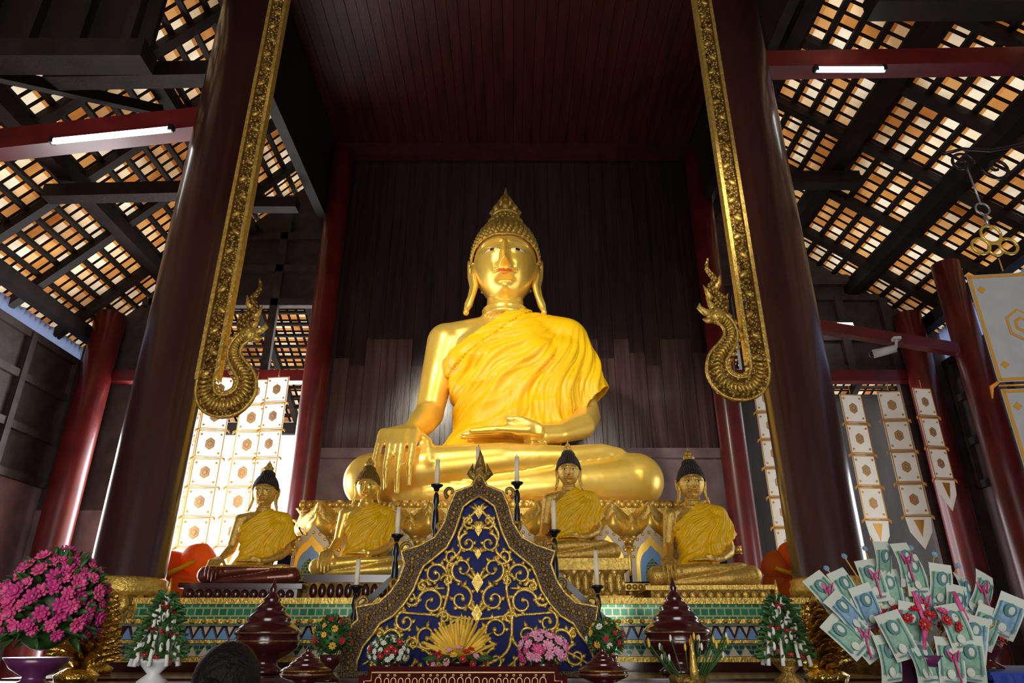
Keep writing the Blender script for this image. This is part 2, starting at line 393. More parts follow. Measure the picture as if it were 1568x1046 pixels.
def robe_mesh():
    mb=MB()
    torso_rings(mb,[(.60,.98,.62,-.28),(.78,.84,.60,-.20),(1.1,.64,.50,-.08),(1.6,.68,.51,-.02),(2.1,.83,.54,-.03),(2.45,.86,.47,.0),(2.70,.66,.39,.02),(2.86,.40,.32,.03),(2.94,.28,.27,.02)])
    mb.cap((.2,.02,2.70),(.84,.02,2.56),.28,.31); mb.ell((-.36,-.32,2.12),(.38,.24,.32),0,20,12); mb.ell((.36,-.32,2.12),(.38,.24,.32),0,20,12)
    mb.chain([((.86,.0,2.52),.33),((1.0,-.02,2.1),.31),((1.16,-.04,1.55),.30)])
    mb.chain([((.8,-.1,2.2),.34),((.7,-.16,1.7),.36),((.5,-.2,1.2),.38)])
    return mb

def build_statue_data():
    D={}
    o=body_mesh().obj('b',[GOLD,BRONZE]); D['body']=remesh(o,.024,6); bpy.data.objects.remove(o)
    o=robe_mesh().obj('r',[ROBE]); me=remesh(o,.026,12); bpy.data.objects.remove(o)
    bm=bmesh.new(); bm.from_mesh(me)
    def cut(pt,nrm):
        bmesh.ops.bisect_plane(bm,geom=bm.verts[:]+bm.edges[:]+bm.faces[:],plane_co=pt,plane_no=Vector(nrm).normalized(),clear_outer=True)
    cut((.12,0,2.92),(-1.0,-.10,1.12))
    cut((1.50,0,1.90),(1.05,0,-.95))
    cut((0,0,.66),(0,0,-1))
    bmesh.ops.subdivide_edges(bm,edges=bm.edges[:],cuts=1,use_grid_fill=True)
    bm.normal_update()
    nl=Vector((-1.0,-.10,1.12)).normalized()
    for v in bm.verts:
        p=v.co; dx=p.x-1.15; dz=p.z-3.1; r=math.hypot(dx,dz); a=math.atan2(dz,dx)
        q=noise.noise(Vector((p.x*.9,p.y*.9,p.z*.9)))
        q2=noise.noise(Vector((p.x*2.6+5,p.y*2.6,p.z*2.6)))
        s1=a*24+q*5+.8*math.sin(r*1.7); s2=a*50+q*8+q2*3
        f1=1-abs(math.sin(s1)); f2=1-abs(math.sin(s2))
        m1=.5+.5*noise.noise(Vector((p.x*1.6+20,0,p.z*1.6)))
        amp=sstep(.40,1.2,r); amp2=sstep(.6,1.3,r)
        d=(f1**1.5)*.054*amp*(.4+m1)+(f2**1.4)*.020*amp2*(1.2-m1*.6)+q2*.015
        d+=.034*(1-abs(math.sin(dz*7+q*5-dx*3.2)))*sstep(1.3,2.0,r)
        # folded band along the neckline
        e=-(p-Vector((.12,0,2.92))).dot(nl)
        if e<.15: d=d*.35+.036
        elif e<.19: d=d*.5
        p+=v.normal*(d-.012)
    bm.to_mesh(me); bm.free()
    me.polygons.foreach_set('use_smooth',[True]*len(me.polygons))
    D['robe']=me
    for k,fn,mats in(('face',face_mesh,[GOLD,EYEW,BLACK,LIP]),('hair',hair_mesh,[GOLD2]),('finial',finial_mesh,[GOLD2]),('ears',ears_mesh,[GOLD])):
        o=fn().obj(k,mats); D[k]=o.data; bpy.data.objects.remove(o)
    return D
SD=build_statue_data()
def statue(name,loc,scale,rz=0,hair=None,fin=None,legs=None,gold=None):
    e=empty(name,loc,rz,scale)
    hc=(0,-.15,3.69)
    for k in('body','robe','face','hair','finial','ears'):
        me=SD[k]
        if scale<.9: me=me.copy()
        if k=='hair' and hair: me.materials[0]=hair
        if k=='finial' and fin: me.materials[0]=fin
        if k in('body','face','ears') and gold: me.materials[0]=gold
        if k=='body' and legs:
            for p in me.polygons:
                if p.center.z<.62 : p.material_index=1
        o=mkobj(k,me,e,(hc if k in('face','hair','finial','ears') else (0,0,0)))
        if k=='finial' and scale<.9: o.scale=(.9,.9,.85); o.location.z+=.13
        if k=='robe':
            s=o.modifiers.new('th','SOLIDIFY'); s.thickness=.024; s.offset=1
    return e
def stand(e,w,d,h,mats):
    S=e.scale[0]; mb=MB(); y=-.10
    mb.b2(-w/2,w/2,y-d/2,y+d/2,-h,-h*.78,0); mb.b2(-w*.46,w*.46,y-d*.46,y+d*.46,-h*.78,-h*.25,1)
    mb.b2(-w*.5,w*.5,y-d*.5,y+d*.5,-h*.25,-.002,0)
    n=int(w/.08)
    for i in range(n): mb.ell((-w*.44+w*.88*(i+.5)/n,y-d*.47,-h*.52),(.035,.02,h*.24),0,8,6)
    o=mb.obj('plinth',mats,e); o.scale=(1/S,)*3
statue('great_buddha_statue',(-.10,9.0,1.415),1.0)
G3=pm('aged_gilding',(.88,.58,.12),.36,.55,nscale=12,col2=(.58,.35,.07),bump=.3,bscale=30)
stand(statue('seated_buddha_statue',(-2.30,6.42,.435),.226,.10,HAIRB,GOLD2,True,G3),1.0,.60,.167,[LACQ,LACQ])
stand(statue('seated_buddha_statue',(-1.42,6.75,.53),.232,.05,GOLDD,GOLD2,False,GOLD),.86,.60,.262,[LACQ,GOLDD])
stand(statue('seated_buddha_statue',(.57,6.85,.68),.238,-.05,HAIRB,G3,False,G3),1.0,.60,.412,[GOLD2,CARV])
stand(statue('seated_buddha_statue',(1.68,6.42,.42),.252,-.08,HAIRB,G3,False,G3),1.06,.60,.152,[GOLD2,GOLDD])

# ------------------------------------------------------------------ great pedestal
mb=MB()
cx=-.10
def slab(z0,z1,w,yf,m): mb.b2(cx-w,cx+w,yf,9.85,z0,z1,m)
slab(.268,.45,2.42,7.3,6); slab(.45,.52,2.48,7.24,1); slab(.52,.80,2.32,7.36,2); slab(.80,.88,2.44,7.22,6); slab(.88,1.0,2.26,7.38,6); slab(1.30,1.41,2.24,7.6,6); slab(.98,1.32,2.10,7.56,0)
for z,w,yf,r in((.84,2.44,7.22,.032),(.485,2.48,7.24,.028),(1.36,2.24,7.6,.035),(.94,2.26,7.38,.03)):
    n=int(2*w/(r*2.1))
    for i in range(n): mb.ell((cx-w+2*w*(i+.5)/n,yf-.004,z),(r,r*.8,r),1,8,6)
def petal(x,y,z,w,h,rz,up=1,m=0):
    R=Euler((0,0,rz)).to_matrix().to_4x4(); M=Matrix.Translation((x,y,z))@R
    P=[(0,0,0),(0,-.10,h*.25),(0,-.15,h*.55),(0,-.13,h*.85),(0,-.19,h*1.05)]
    for sc_,off,mm in((1,0,m),(.62,-.035,1)):
        vs=[];fs=[];ws=[.38,.50,.48,.28,.02]
        for (a,b,c),ww in zip(P,ws):
            for k in range(9):
                t=-1+k/4; vs.append((t*w*ww*sc_, off+b+.10*t*t*sc_+(-.03*(1-t*t)), c*up*(sc_*.9+.1)))
        for j in range(4):
            for k in range(8): fs.append((j*9+k,j*9+k+1,(j+1)*9+k+1,(j+1)*9+k))
        mb.add(vs,fs,mm,True,M)
n=11
for i in range(n):
    x=cx-2.15+4.3*(i+.5)/n
    petal(x,7.54,1.0,.44,.34,0); petal(x+.2,7.56,.98,.34,.24,0)
for i in range(5):
    for s in(-1,1): petal(cx+s*2.12,7.8+.42*i,1.0,.44,.34,s*pi/2)
def arch(x,y,z,w,h,m,y1):
    pl=[(x-w,z),(x+w,z)]+[(x+w*math.cos(a),z+h*.45+h*.55*math.sin(a)) for a in [pi*k/10 for k in range(0,5)]]+[(x,z+h*1.12)]+[(x-w*math.cos(a),z+h*.45+h*.55*math.sin(a)) for a in [pi*k/10 for k in range(4,-1,-1)]]
    mb.prism(pl,y,y1,m)
for i in range(10):
    x=cx-2.15+4.3*(i+.5)/10
    arch(x,7.20,.53,.20,.50,3,7.36); arch(x,7.18,.53,.155,.40,1,7.36); arch(x,7.16,.53,.12,.31,4,7.36); arch(x,7.14,.53,.07,.20,5,7.36)
    for k in range(9):
        a=pi*k/8; mb.ell((x+.178*math.cos(a),7.195,.53+.24+.24*math.sin(a)),(.018,.014,.018),1,6,4)
    mb.ell((x+.215,7.22,.72),(.03,.03,.14),1,8,6)
mb.obj('lotus_pedestal',[GOLD2,GOLD,BLUEM,IVORY,BLUEL,TEALM,CARV])

# ------------------------------------------------------------------ altar
mb=MB(); mb.b2(-3.62,3.25,6.0,9.95,-EYE,.265,0); mb.b2(-3.64,3.27,5.99,6.04,.22,.262,1)
mb.obj('statue_platform',[LACQ,GOLD2])
mb=MB()
def band(y,z0,z1,m,o=0): mb.b2(-2.58-o,2.02+o,y,5.98,z0,z1,m)
band(5.0,.225,.265,1,.02); band(5.03,.13,.225,0); band(4.98,.10,.13,1,.03)
band(4.9,.085,.10,2,.03); band(4.95,.0,.085,3,.03); band(4.86,-.02,.0,1,.04); band(4.88,-.10,-.02,2,.04); band(4.80,-.13,-.10,1,.04)
band(4.84,-.6,-.13,3,.04); band(4.75,-EYE,-.6,3,.05)
for i in range(58):
    x=-2.60+4.64*(i+.5)/58; w=.036
    mb.prism([(x-w,.003),(x+w,.003),(x,.075)],4.935,4.96,4); mb.prism([(x+.04-w*.6,.083),(x+.04,.03),(x+.04+w*.6,.083)],4.94,4.96,5)
    mb.prism([(x-w,-.098),(x+w,-.098),(x,-.04)],4.865,4.9,5)
    mb.ell((x,4.975,.115),(.02,.02,.014),1,6,4)
mb.obj('altar_platform',[GREENM,GOLD2,TEALM,LACQ,BLUEL,IVORY])

# ------------------------------------------------------------------ columns
def column(name,x,y,r,z0,z1,mat,ring=None):
    mb=MB(); h=z1-z0
    prof=[(r*1.1,z0),(r*1.1,z0+.25),(r*1.0,z0+.3),(r*1.02,z0+h*.5),(r*1.0,z1)]
    mb.lathe(prof,(x,y,0),48,0)
    if ring is not None:
        mb.lathe([(r*1.0,ring-.06),(r*1.12,ring-.05),(r*1.15,ring),(r*1.08,ring+.03),(r*1.10,ring+.06),(r*1.0,ring+.08)],(x,y,0),48,1)
        mb.lathe([(r*1.0,ring-.6),(r*1.14,ring-.6),(r*1.14,ring-.2),(r*1.1,ring-.06),(r*1.0,ring-.05)],(x,y,0),48,2)
        for k in range(18):
            t=2*pi*k/18; mb.ell((x+r*1.1*math.cos(t),y+r*1.1*math.sin(t),ring-.12),(.04,.04,.07),1,8,6)
    return mb.obj(name,[mat,GOLD2,GOLDD])
column('lacquered_column',-2.99,5.6,.270,-EYE,8.68,COL,ring=.36)
column('lacquered_column',2.48,5.6,.278,-EYE,8.68,COL,ring=.36)
column('red_column',-3.16,10.32,.20,-EYE,8.4,REDC); column('red_column',3.42,10.32,.20,-EYE,8.4,REDC)
column('red_column',-7.0,10.75,.24,-EYE,5.2,REDC); column('red_column',6.55,9.0,.19,-EYE,5.2,REDC)
column('red_column',-7.0,5.8,.24,-EYE,5.2,REDC); column('red_column',6.9,10.75,.22,-EYE,5.2,REDC)

# ------------------------------------------------------------------ room shell
def single(name,fn,mats):
    mb=MB(); fn(mb); return mb.obj(name,mats)
single('floor',lambda m:m.b2(-7.8,7.8,-6.2,11.3,-EYE-.1,-EYE),[FLOORM])
single('ground_outside',lambda m:m.b2(-40,40,11.3,60,-EYE-.5,-EYE-.3),[GROUND])
def bw(mb):
    mb.b2(-3.35,3.62,10.74,10.9,-EYE,9.2,2)
    mb.b2(-3.3,3.6,10.60,10.73,-EYE,2.78,1)
    mb.b2(-3.3,3.6,10.56,10.74,2.62,2.78,1)
    n=24; x=-3.0;w=6.3/n
    for i in range(n):
        dy=random.uniform(0,.014)
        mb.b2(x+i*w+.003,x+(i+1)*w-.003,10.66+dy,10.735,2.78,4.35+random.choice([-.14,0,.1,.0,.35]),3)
        mb.b2(x+i*w+.003,x+(i+1)*w-.003,10.68+dy,10.735,4.1,8.9,0)
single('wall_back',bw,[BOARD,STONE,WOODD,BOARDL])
def ce(mb):
    n=40;x=-3.35;w=6.75/n
    for i in range(n): mb.b2(x+i*w+.004,x+(i+1)*w-.004,-6,10.75,8.72+.006*(i%2),8.80,0)
    mb.b2(-3.45,3.5,-6,10.8,8.80,8.9,1)
    mb.b2(-3.35,3.4,10.45,10.66,8.45,8.72,0)
    mb.b2(-3.52,-3.36,-6,10.8,7.0,8.95,1); mb.b2(3.42,3.56,-6,10.8,7.25,8.9,1)
single('ceiling',ce,[CEILR,WOODD])

def roof(name,p0,p1,y0,y1,raf=1.15):
    me=bpy.data.meshes.new(name); L=math.hypot(p1[0]-p0[0],p1[1]-p0[1])
    par=empty(name)
    me.from_pydata([(p0[0],y0,p0[1]),(p0[0],y1,p0[1]),(p1[0],y1,p1[1]),(p1[0],y0,p1[1])],[],[(0,1,2,3)])
    uv=me.uv_layers.new(name='UVMap')
    for i,c in enumerate([(0,0),(y1-y0,0),(y1-y0,L),(0,L)]): uv.data[i].uv=c
    me.materials.append(TILE); mkobj('tiles',me,par)
    mb=MB(); d=Vector((p1[0]-p0[0],0,p1[1]-p0[1])).normalized(); nn=Vector((-d.z,0,d.x))
    if nn.z>0: nn=-nn
    s=.0
    while s<L:
        c=Vector((p0[0],0,p0[1]))+d*s+nn*.03
        mb.beam(c+Vector((0,y0,0)),c+Vector((0,y1,0)),.085,.05,0); s+=.30
    for s in (.35,L*.33,L*.62,L*.9):
        c=Vector((p0[0],0,p0[1]))+d*s+nn*.22
        mb.beam(c+Vector((0,y0,0)),c+Vector((0,y1,0)),.20,.22,0)
    y=y0+.3
    while y<y1:
        a=Vector((p0[0],y,p0[1]))+nn*.10; b=Vector((p1[0],y,p1[1]))+nn*.10
        mb.beam(a,b,.13,.13,0); y+=raf
    mb.obj('rafters_and_battens',[WOODD],par)
roof('roof_slope_left',(-7.7,4.72),(-3.5,8.85),-6,11.2)
roof('roof_slope_right',(7.7,5.04),(3.55,8.03),-6,11.2)
def porch(name,x0,x1):
    par=empty(name); me=bpy.data.meshes.new(name)
    me.from_pydata([(x0,11.4,6.4),(x1,11.4,6.4),(x1,15.5,4.7),(x0,15.5,4.7)],[],[(0,1,2,3)])
    uv=me.uv_layers.new(name='UVMap')
    for i,c in enumerate([(0,0),(x1-x0,0),(x1-x0,4.4),(0,4.4)]): uv.data[i].uv=c
    me.materials.append(TILE); mkobj('tiles',me,par)
    mb=MB()
    for k in range(15):
        t=k/14; mb.beam((x0,11.4+4.1*t,6.36-1.7*t),(x1,11.4+4.1*t,6.36-1.7*t),.08,.05)
    x=x0
    while x<=x1:
        mb.beam((x,11.4,6.28),(x,15.5,4.58),.12,.14); x+=1.0
    mb.beam((x0,15.4,4.5),(x1,15.4,4.5),.15,.25)
    mb.obj('rafters',[WOODD],par)
porch('porch_roof_left',-9,-3.4); porch('porch_roof_right',3.6,9)

def wl(mb,s):
    X=7.62*s
    mb.b2(min(X,X+.14*s),max(X,X+.14*s),-6.2,11.2,-EYE,2.25,1)
    mb.b2(min(X,X+.10*s),max(X,X+.10*s),-6.2,11.2,2.25,4.45,0)
    for z in(2.3,3.0,3.75,4.42): mb.b2(min(X,X-.07*s),max(X,X-.07*s),-6.2,11.2,z-.06,z+.06,0)
    y=-5.8
    while y<11.2: mb.b2(min(X,X-.09*s),max(X,X-.09*s),y,y+.12,2.25,4.45,0); y+=1.2
single('wall_left',lambda m:wl(m,-1),[WOODG,STONE]); single('wall_right',lambda m:wl(m,1),[WOODG,STONE])
def sheet(mb,s,z0,z1):
    y=-6; vs=[];i=0
    while y<11.1:
        x=s*7.60+(.03 if i%2 else -.03); vs+=[(x,y,z0),(x,y,z1)]; y+=.06; i+=1
    fs=[(2*k,2*k+2,2*k+3,2*k+1) for k in range(i-1)]
    mb.add(vs,fs,0,False)
single('window_1',lambda m:sheet(m,-1,4.47,4.74),[POLYC]); single('window_2',lambda m:sheet(m,1,4.47,5.05),[POLYC])
def gab(mb):
    mb.prism([(-7.7,4.62),(-5.4,4.62),(-5.4,5.55),(-3.3,5.55),(-3.3,8.95),(-7.7,4.66)],11.12,11.2,0)
    for z in(5.6,6.3,7.0): mb.b2(-7.7+max(0,(z-4.6))*1.02,-3.3,11.02,11.14,z-.07,z+.07,0)
    for x in(-6.5,-5.4,-4.3): mb.b2(x-.07,x+.07,11.02,11.12,4.2,4.62+(x+7.7)*.97,0)
    mb.b2(-7.6,-5.4,11.1,11.2,4.2,4.7,0)
    mb.b2(-7.7,-6.55,11.1,11.2,1.9,4.3,0); mb.b2(-7.7,-6.55,11.1,11.2,-EYE,1.9,1)
single('wall_back_left',gab,[WOODG,STONE])
def gab2(mb):
    mb.prism([(7.7,4.2),(4.0,4.2),(4.0,5.2),(3.62,5.2),(3.62,8.05),(7.7,4.96)],11.12,11.2,0)
    for z in(4.3,4.9,5.7): mb.b2(4.0,7.0,11.02,11.12,z-.06,z+.06,0)
    for x in(4.05,5.0,5.9,6.7): mb.b2(x-.07,x+.07,11.0,11.12,4.2,min(5.7,4.96+(7.7-x)*.72),0)
    mb.b2(3.62,7.0,11.0,11.12,5.95,6.15,0); mb.b2(6.7,7.7,11.1,11.2,-EYE,4.3,0)
single('wall_back_right',gab2,[WOODG])
single('wall_porch',lambda m:m.b2(5.0,13,14.6,14.8,-EYE,5.2,0),[WOODD])
def fw(mb):
    mb.b2(-7.8,-3,-6.3,-6.1,-EYE,9,0); mb.b2(3,7.8,-6.3,-6.1,-EYE,9,0); mb.b2(-3,3,-6.3,-6.1,3.2,9,0)
single('wall_front',fw,[WOODD])

def tb(name,p0,p1,w,h,mat):
    m=MB(); m.beam(p0,p1,w,h,0); m.obj(name,[mat])
tb('tie_beam',(-7.2,5.75,4.50),(-3.2,5.6,4.93),.2,.26,REDC)
tb('tie_beam',(2.7,5.6,5.72),(6.6,5.6,5.8),.2,.22,REDC)
tb('red_beam',(-7.2,10.95,4.12),(-3.35,10.95,4.12),.18,.2,REDC)
tb('red_beam',(3.65,10.95,4.12),(7.2,10.95,4.12),.18,.2,REDC)
tb('red_beam',(3.7,9.0,4.3),(6.4,9.0,3.80),.14,.16,REDC)
def truss(mb,P):
    for p0,p1,w,h in P: mb.beam(p0,p1,w,h,0)
def trl(mb):
    truss(mb,[((-6.9,5.0,5.22),(-3.55,5.0,5.22),.25,.22),((-5.6,6.3,6.25),(-3.6,6.3,6.3),.22,.22),((-6.4,7.8,5.62),(-3.6,7.8,5.7),.2,.2),((-5.0,9.6,6.7),(-3.6,9.6,6.7),.2,.2),((-6.6,4.4,5.0),(-5.0,7.6,6.9),.12,.14)])
    mb.prism([(-6.9,5.25),(-3.6,5.25),(-3.6,8.6),(-6.9,5.38)],5.05,5.11,0)
    for k in range(6): mb.beam((-6.3+.5*k,5.0,5.25),(-6.3+.5*k,5.0,5.7+.47*k),.1,.1,0)
single('gable_truss',trl,[WOODD])
def trr(mb):
    truss(mb,[((3.65,5.0,5.95),(6.2,5.0,5.95),.24,.24),((3.7,8.6,6.45),(5.3,8.6,6.45),.2,.22)])
    mb.prism([(4.0,6.0),(6.2,6.0),(4.0,7.55)],5.05,5.11,0)
single('gable_truss',trr,[WOODD])

def tubelight(p0,p1):
    mb=MB(); p0=Vector(p0);p1=Vector(p1)
    mb.tube([p0,p1],.030,0,12); mb.beam(p0+Vector((0,.05,.05)),p1+Vector((0,.05,.05)),.05,.04,1)
    for p in(p0,p1): mb.box(p+Vector((0,0,.01)),(.04,.06,.07),1)
    mb.obj('fluorescent_lamp',[TUBE,BLACK])
tubelight((-4.60,5.46,4.57),(-3.42,5.42,4.69)); tubelight((3.2,5.44,5.50),(3.92,5.44,5.50)); tubelight((5.3,10.6,4.95),(5.85,10.6,4.95))

# ------------------------------------------------------------------ gold naga frames
GV=vor_gold('carved_gold',30,(.78,.53,.11),(.22,.11,.02),.03)
def naga(xs,s,zb,K=.86):
    mb=MB(); y=5.27
    mb.b2(xs-.055,xs+.055,y-.02,y+.04,zb+.15,8.7,1)
    for e in(-.078,.078): mb.b2(xs+e-.016,xs+e+.016,y-.045,y+.05,zb+.15,8.7,0)
    z=zb+.2; i=0
    while z<8.6:
        mb.ell((xs+(.015 if i%2 else -.015),y-.025,z),(.048,.018,.024),1 if i%3 else 0,8,4,R=Euler((0,(.6 if i%2 else -.6),0)).to_matrix()); z+=.065; i+=1
    P=[(0,.30),(-.01,.12),(.05,-.03),(.18,-.09),(.32,-.06),(.41,.06),(.40,.22),(.31,.34),(.235,.46),(.24,.58),(.31,.67),(.38,.68)]
    R0=[.085,.10,.115,.13,.135,.12,.10,.085,.075,.07,.075,.05]
    PP=crm([Vector((a,0,b)) for a,b in P],4); pts=[];rad=[]
    for i,v in enumerate(PP):
        k=min(i/4,len(R0)-1.001); j=int(k); pts.append(Vector((xs+s*v.x*K,y,zb+v.z*K))); rad.append((R0[j]+(R0[j+1]-R0[j])*(k-j))*K)
    mb.tube(pts,rad,1,12,flat=.5)
    for sgn in(-1,1):
        L=[]
        for i in range(len(pts)):
            t=(pts[min(i+1,len(pts)-1)]-pts[max(i-1,0)]).normalized(); nrm=Vector((t.z,0,-t.x)); L.append(pts[i]+nrm*rad[i]*.88*sgn+Vector((0,-.02,0)))
        mb.tube(L,.014,0,6)
    for i in range(2,len(pts)-3):
        a=pts[i];t=(pts[i+1]-pts[i-1]).normalized(); nrm=Vector((t.z,0,-t.x))*s
        mb.tube([a+Vector((0,-.035,0))-nrm*rad[i]*.5,a+Vector((0,-.055,0))+t*.02,a+Vector((0,-.035,0))+nrm*rad[i]*.5],[.010,.016,.010],0,5)
        if i%2==0: mb.tube([a-nrm*rad[i]*.9,a-nrm*(rad[i]+.025)+t*.01,a-nrm*(rad[i]+.030)+t*.045],[.028,.018,.002],0,6,flat=.6)
    H=Vector((xs+s*.34*K,y,zb+.70*K))
    F=lambda a,b:H+Vector((s*a*K,0,b*K))
    mb.ell(H,(.085,.06,.07),0,12,8)
    mb.ell(F(.02,.03)+Vector((0,-.055,0)),(.018,.012,.018),0,8,6)
    mb.tube([F(.04,.02),F(.12,.05),F(.17,.10),F(.16,.15)],[.05,.035,.025,.004],0,8,flat=.7)
    mb.tube([F(.03,-.03),F(.11,-.05),F(.15,-.03)],[.04,.026,.004],0,8,flat=.7)
    for k,(a,b) in enumerate([(-.12,.06),(-.14,-.02),(-.1,-.1)]): mb.tube([F(-.03,0),F(a*.7,b*.7),F(a,b+.06)],[.035,.026,.002],0,6,flat=.6)
    mb.tube(crm([F(-.02,.04),F(-.07,.17),F(.02,.30),F(-.03,.42),F(.04,.55),F(.015,.68)],3),[.075*(1-.93*(k/15))+.002 for k in range(16)],1,8,flat=.4)
    for a,b,c,d in[(-.1,.16,-.15,.27),(.06,.26,.10,.36),(-.06,.38,-.09,.48),(.05,.14,.09,.22)]: mb.tube([F(a*.3,b-.06),F(a,b),F(c,d)],[.04,.028,.002],0,6,flat=.5)
    mb.obj('naga_gold_frame',[GOLD2,GV])
naga(-2.50,1,1.80,.80); naga(2.04,-1,1.95,.84)

# ------------------------------------------------------------------ hanging banners
def banner(x,y,ztop,w,n,h,tail=True,rz=0,mat=WHITE):
    mb=MB(); z=ztop
    mb.tube([(0,0,ztop+.12),(0,0,ztop)],.006,1,6)
    for i in range(n):
        z1=z-h
        mb.box((0,0,(z+z1)/2),(w,.008,h*.94),0)
        for sx in(-1,1):
            mb.box((sx*w*.47,-.006,(z+z1)/2),(w*.04,.006,h*.94),1)
            mb.tube([(sx*w*.5,0,z1+h*.03),(sx*w*.60,0,z1-.01),(sx*w*.63,0,z1-h*.10)],[.012,.018,.006],2,6)
        for zz in(z-h*.05,z1+h*.05): mb.box((0,-.006,zz),(w*.95,.006,h*.025),1)
        c=(z+z1)/2
        for k,mm,yy in((.20,1,-.010),(.165,0,-.013),(.10,1,-.016),(.06,0,-.019)):
            k*=w; mb.prism([(k*math.cos(a),c+k*1.25*math.sin(a)) for a in [pi/6+pi/3*q for q in range(6)]],yy,yy+.004,mm)
        for sx in(-1,1):
            for sz in(-1,1):
                k=w*.06; X=sx*w*.36; Z=c+sz*h*.33; mb.prism([(X,Z+k),(X+k,Z),(X,Z-k),(X-k,Z)],-.009,-.005,1)
        mb.tube([(-w*.5,0,z1),(w*.5,0,z1)],.009,1,6)
        z=z1
    if tail:
        mb.prism([(-w*.5,z),(w*.5,z),(w*.42,z-h*.45),(0,z-h*.95),(-w*.42,z-h*.45)],-.004,.004,0)
        mb.prism([(-w*.2,z-h*.1),(w*.2,z-h*.1),(0,z-h*.6)],-.012,-.004,1)
    return mb.obj('hanging_banner',[mat,PGOLD,ORT],None,(x,y,0),rz)
for i,(x,y,zt,w,n) in enumerate([(-5.15,10.45,3.75,.40,6),(-4.62,10.2,3.85,.40,6),(-4.15,10.45,3.9,.42,6),(-3.72,10.2,3.85,.36,6),(-4.88,10.72,3.4,.38,5),(-5.65,10.6,3.9,.38,6),
        (4.0,10.2,3.7,.36,6),(4.42,10.0,3.9,.34,6)]):
    banner(x,y,zt,w,n,.44,rz=random.uniform(-.2,.2))
for x,y,zt,w,n,rz in[(5.02,9.6,3.35,.34,4,.1),(5.60,9.6,3.4,.34,4,-.1),(6.10,9.6,3.45,.30,3,.15),(5.35,10.3,3.2,.26,4,0.5)]:
    banner(x,y,zt,w,n,.46,rz=rz)
banner(4.15,5.05,2.86,.60,3,1.02,rz=-.12,mat=BANNER)
mb=MB()
X,Y=4.15,5.05
def ring(c,r,t,m,sx=1,n=28):
    mb.tube([(c[0]+r*sx*math.cos(2*pi*k/n),c[1],c[2]+r*math.sin(2*pi*k/n)) for k in range(n+1)],t,m,8)
ring((X-.12,Y,3.10),.075,.012,0); ring((X,Y,3.22),.085,.012,0); ring((X+.12,Y,3.10),.075,.012,0); ring((X,Y,3.07),.06,.01,0)
mb.tube([(X,Y,3.30),(X,Y,3.42)],.016,1); ring((X,Y,3.48),.06,.008,1); mb.tube([(X,Y,3.54),(X-.02,Y,3.95)],.008,1)
def spir(c,r,turns,a0,d,t,m):
    mb.tube([(c[0]+r*(1-.85*k/40)*math.cos(a0+d*turns*2*pi*k/40),c[1],c[2]+r*(1-.85*k/40)*math.sin(a0+d*turns*2*pi*k/40)) for k in range(41)],t,m,6)
spir((X-.05,Y,3.98),.12,1.3,0,1,.014,2); spir((X+.25,Y,3.93),.14,1.3,pi,1,.014,2)
mb.tube([(X-.2,Y,4.08),(X,Y,4.14),(X+.25,Y,4.12),(X+.6,Y,4.2),(X+2.4,Y,4.3),(7.55,Y,4.3)],.016,2)
mb.obj('wrought_iron_hanger',[GOLD,STEEL,BLACK])
mb=MB(); mb.tube([(0,0,0),(.28,-.1,-.03)],[.055,.06],0,12); mb.ell((.29,-.105,-.03),(.045,.045,.045),1,10,8); mb.tube([(0,0,.0),(-.02,.03,.12)],.02,0,8); mb.box((-.02,.03,.13),(.1,.1,.04),0)
mb.obj('security_camera',[WHP,BLACK],None,(5.38,8.8,3.74),3.0)

def bundle(x,y,w,h):
    mb=MB()
    for i in range(5): mb.ell((x+random.uniform(-.3,.3)*w,y+random.uniform(-.1,.1),.285+h*(.25+.12*i)),(w*.5*(1-.12*i),.22,h*.25),i%2,16,10)
    mb.tube([(x-w*.3,y-.22,.6*h+.265),(x,y-.25,.5*h+.265),(x+w*.3,y-.2,.7*h+.265)],[.02,.03,.02],2,8)
    o=mb.obj('folded_monk_robes',[ROBEO,ROBEO,ROBE])
    for v in o.data.vertices: v.co+=Vector((1,1,.4))*.03*noise.noise(v.co*7); v.co.z=max(v.co.z,.267)
bundle(-3.22,7.0,.60,.60); bundle(2.66,7.1,.42,.62); bundle(2.92,6.75,.36,.50)

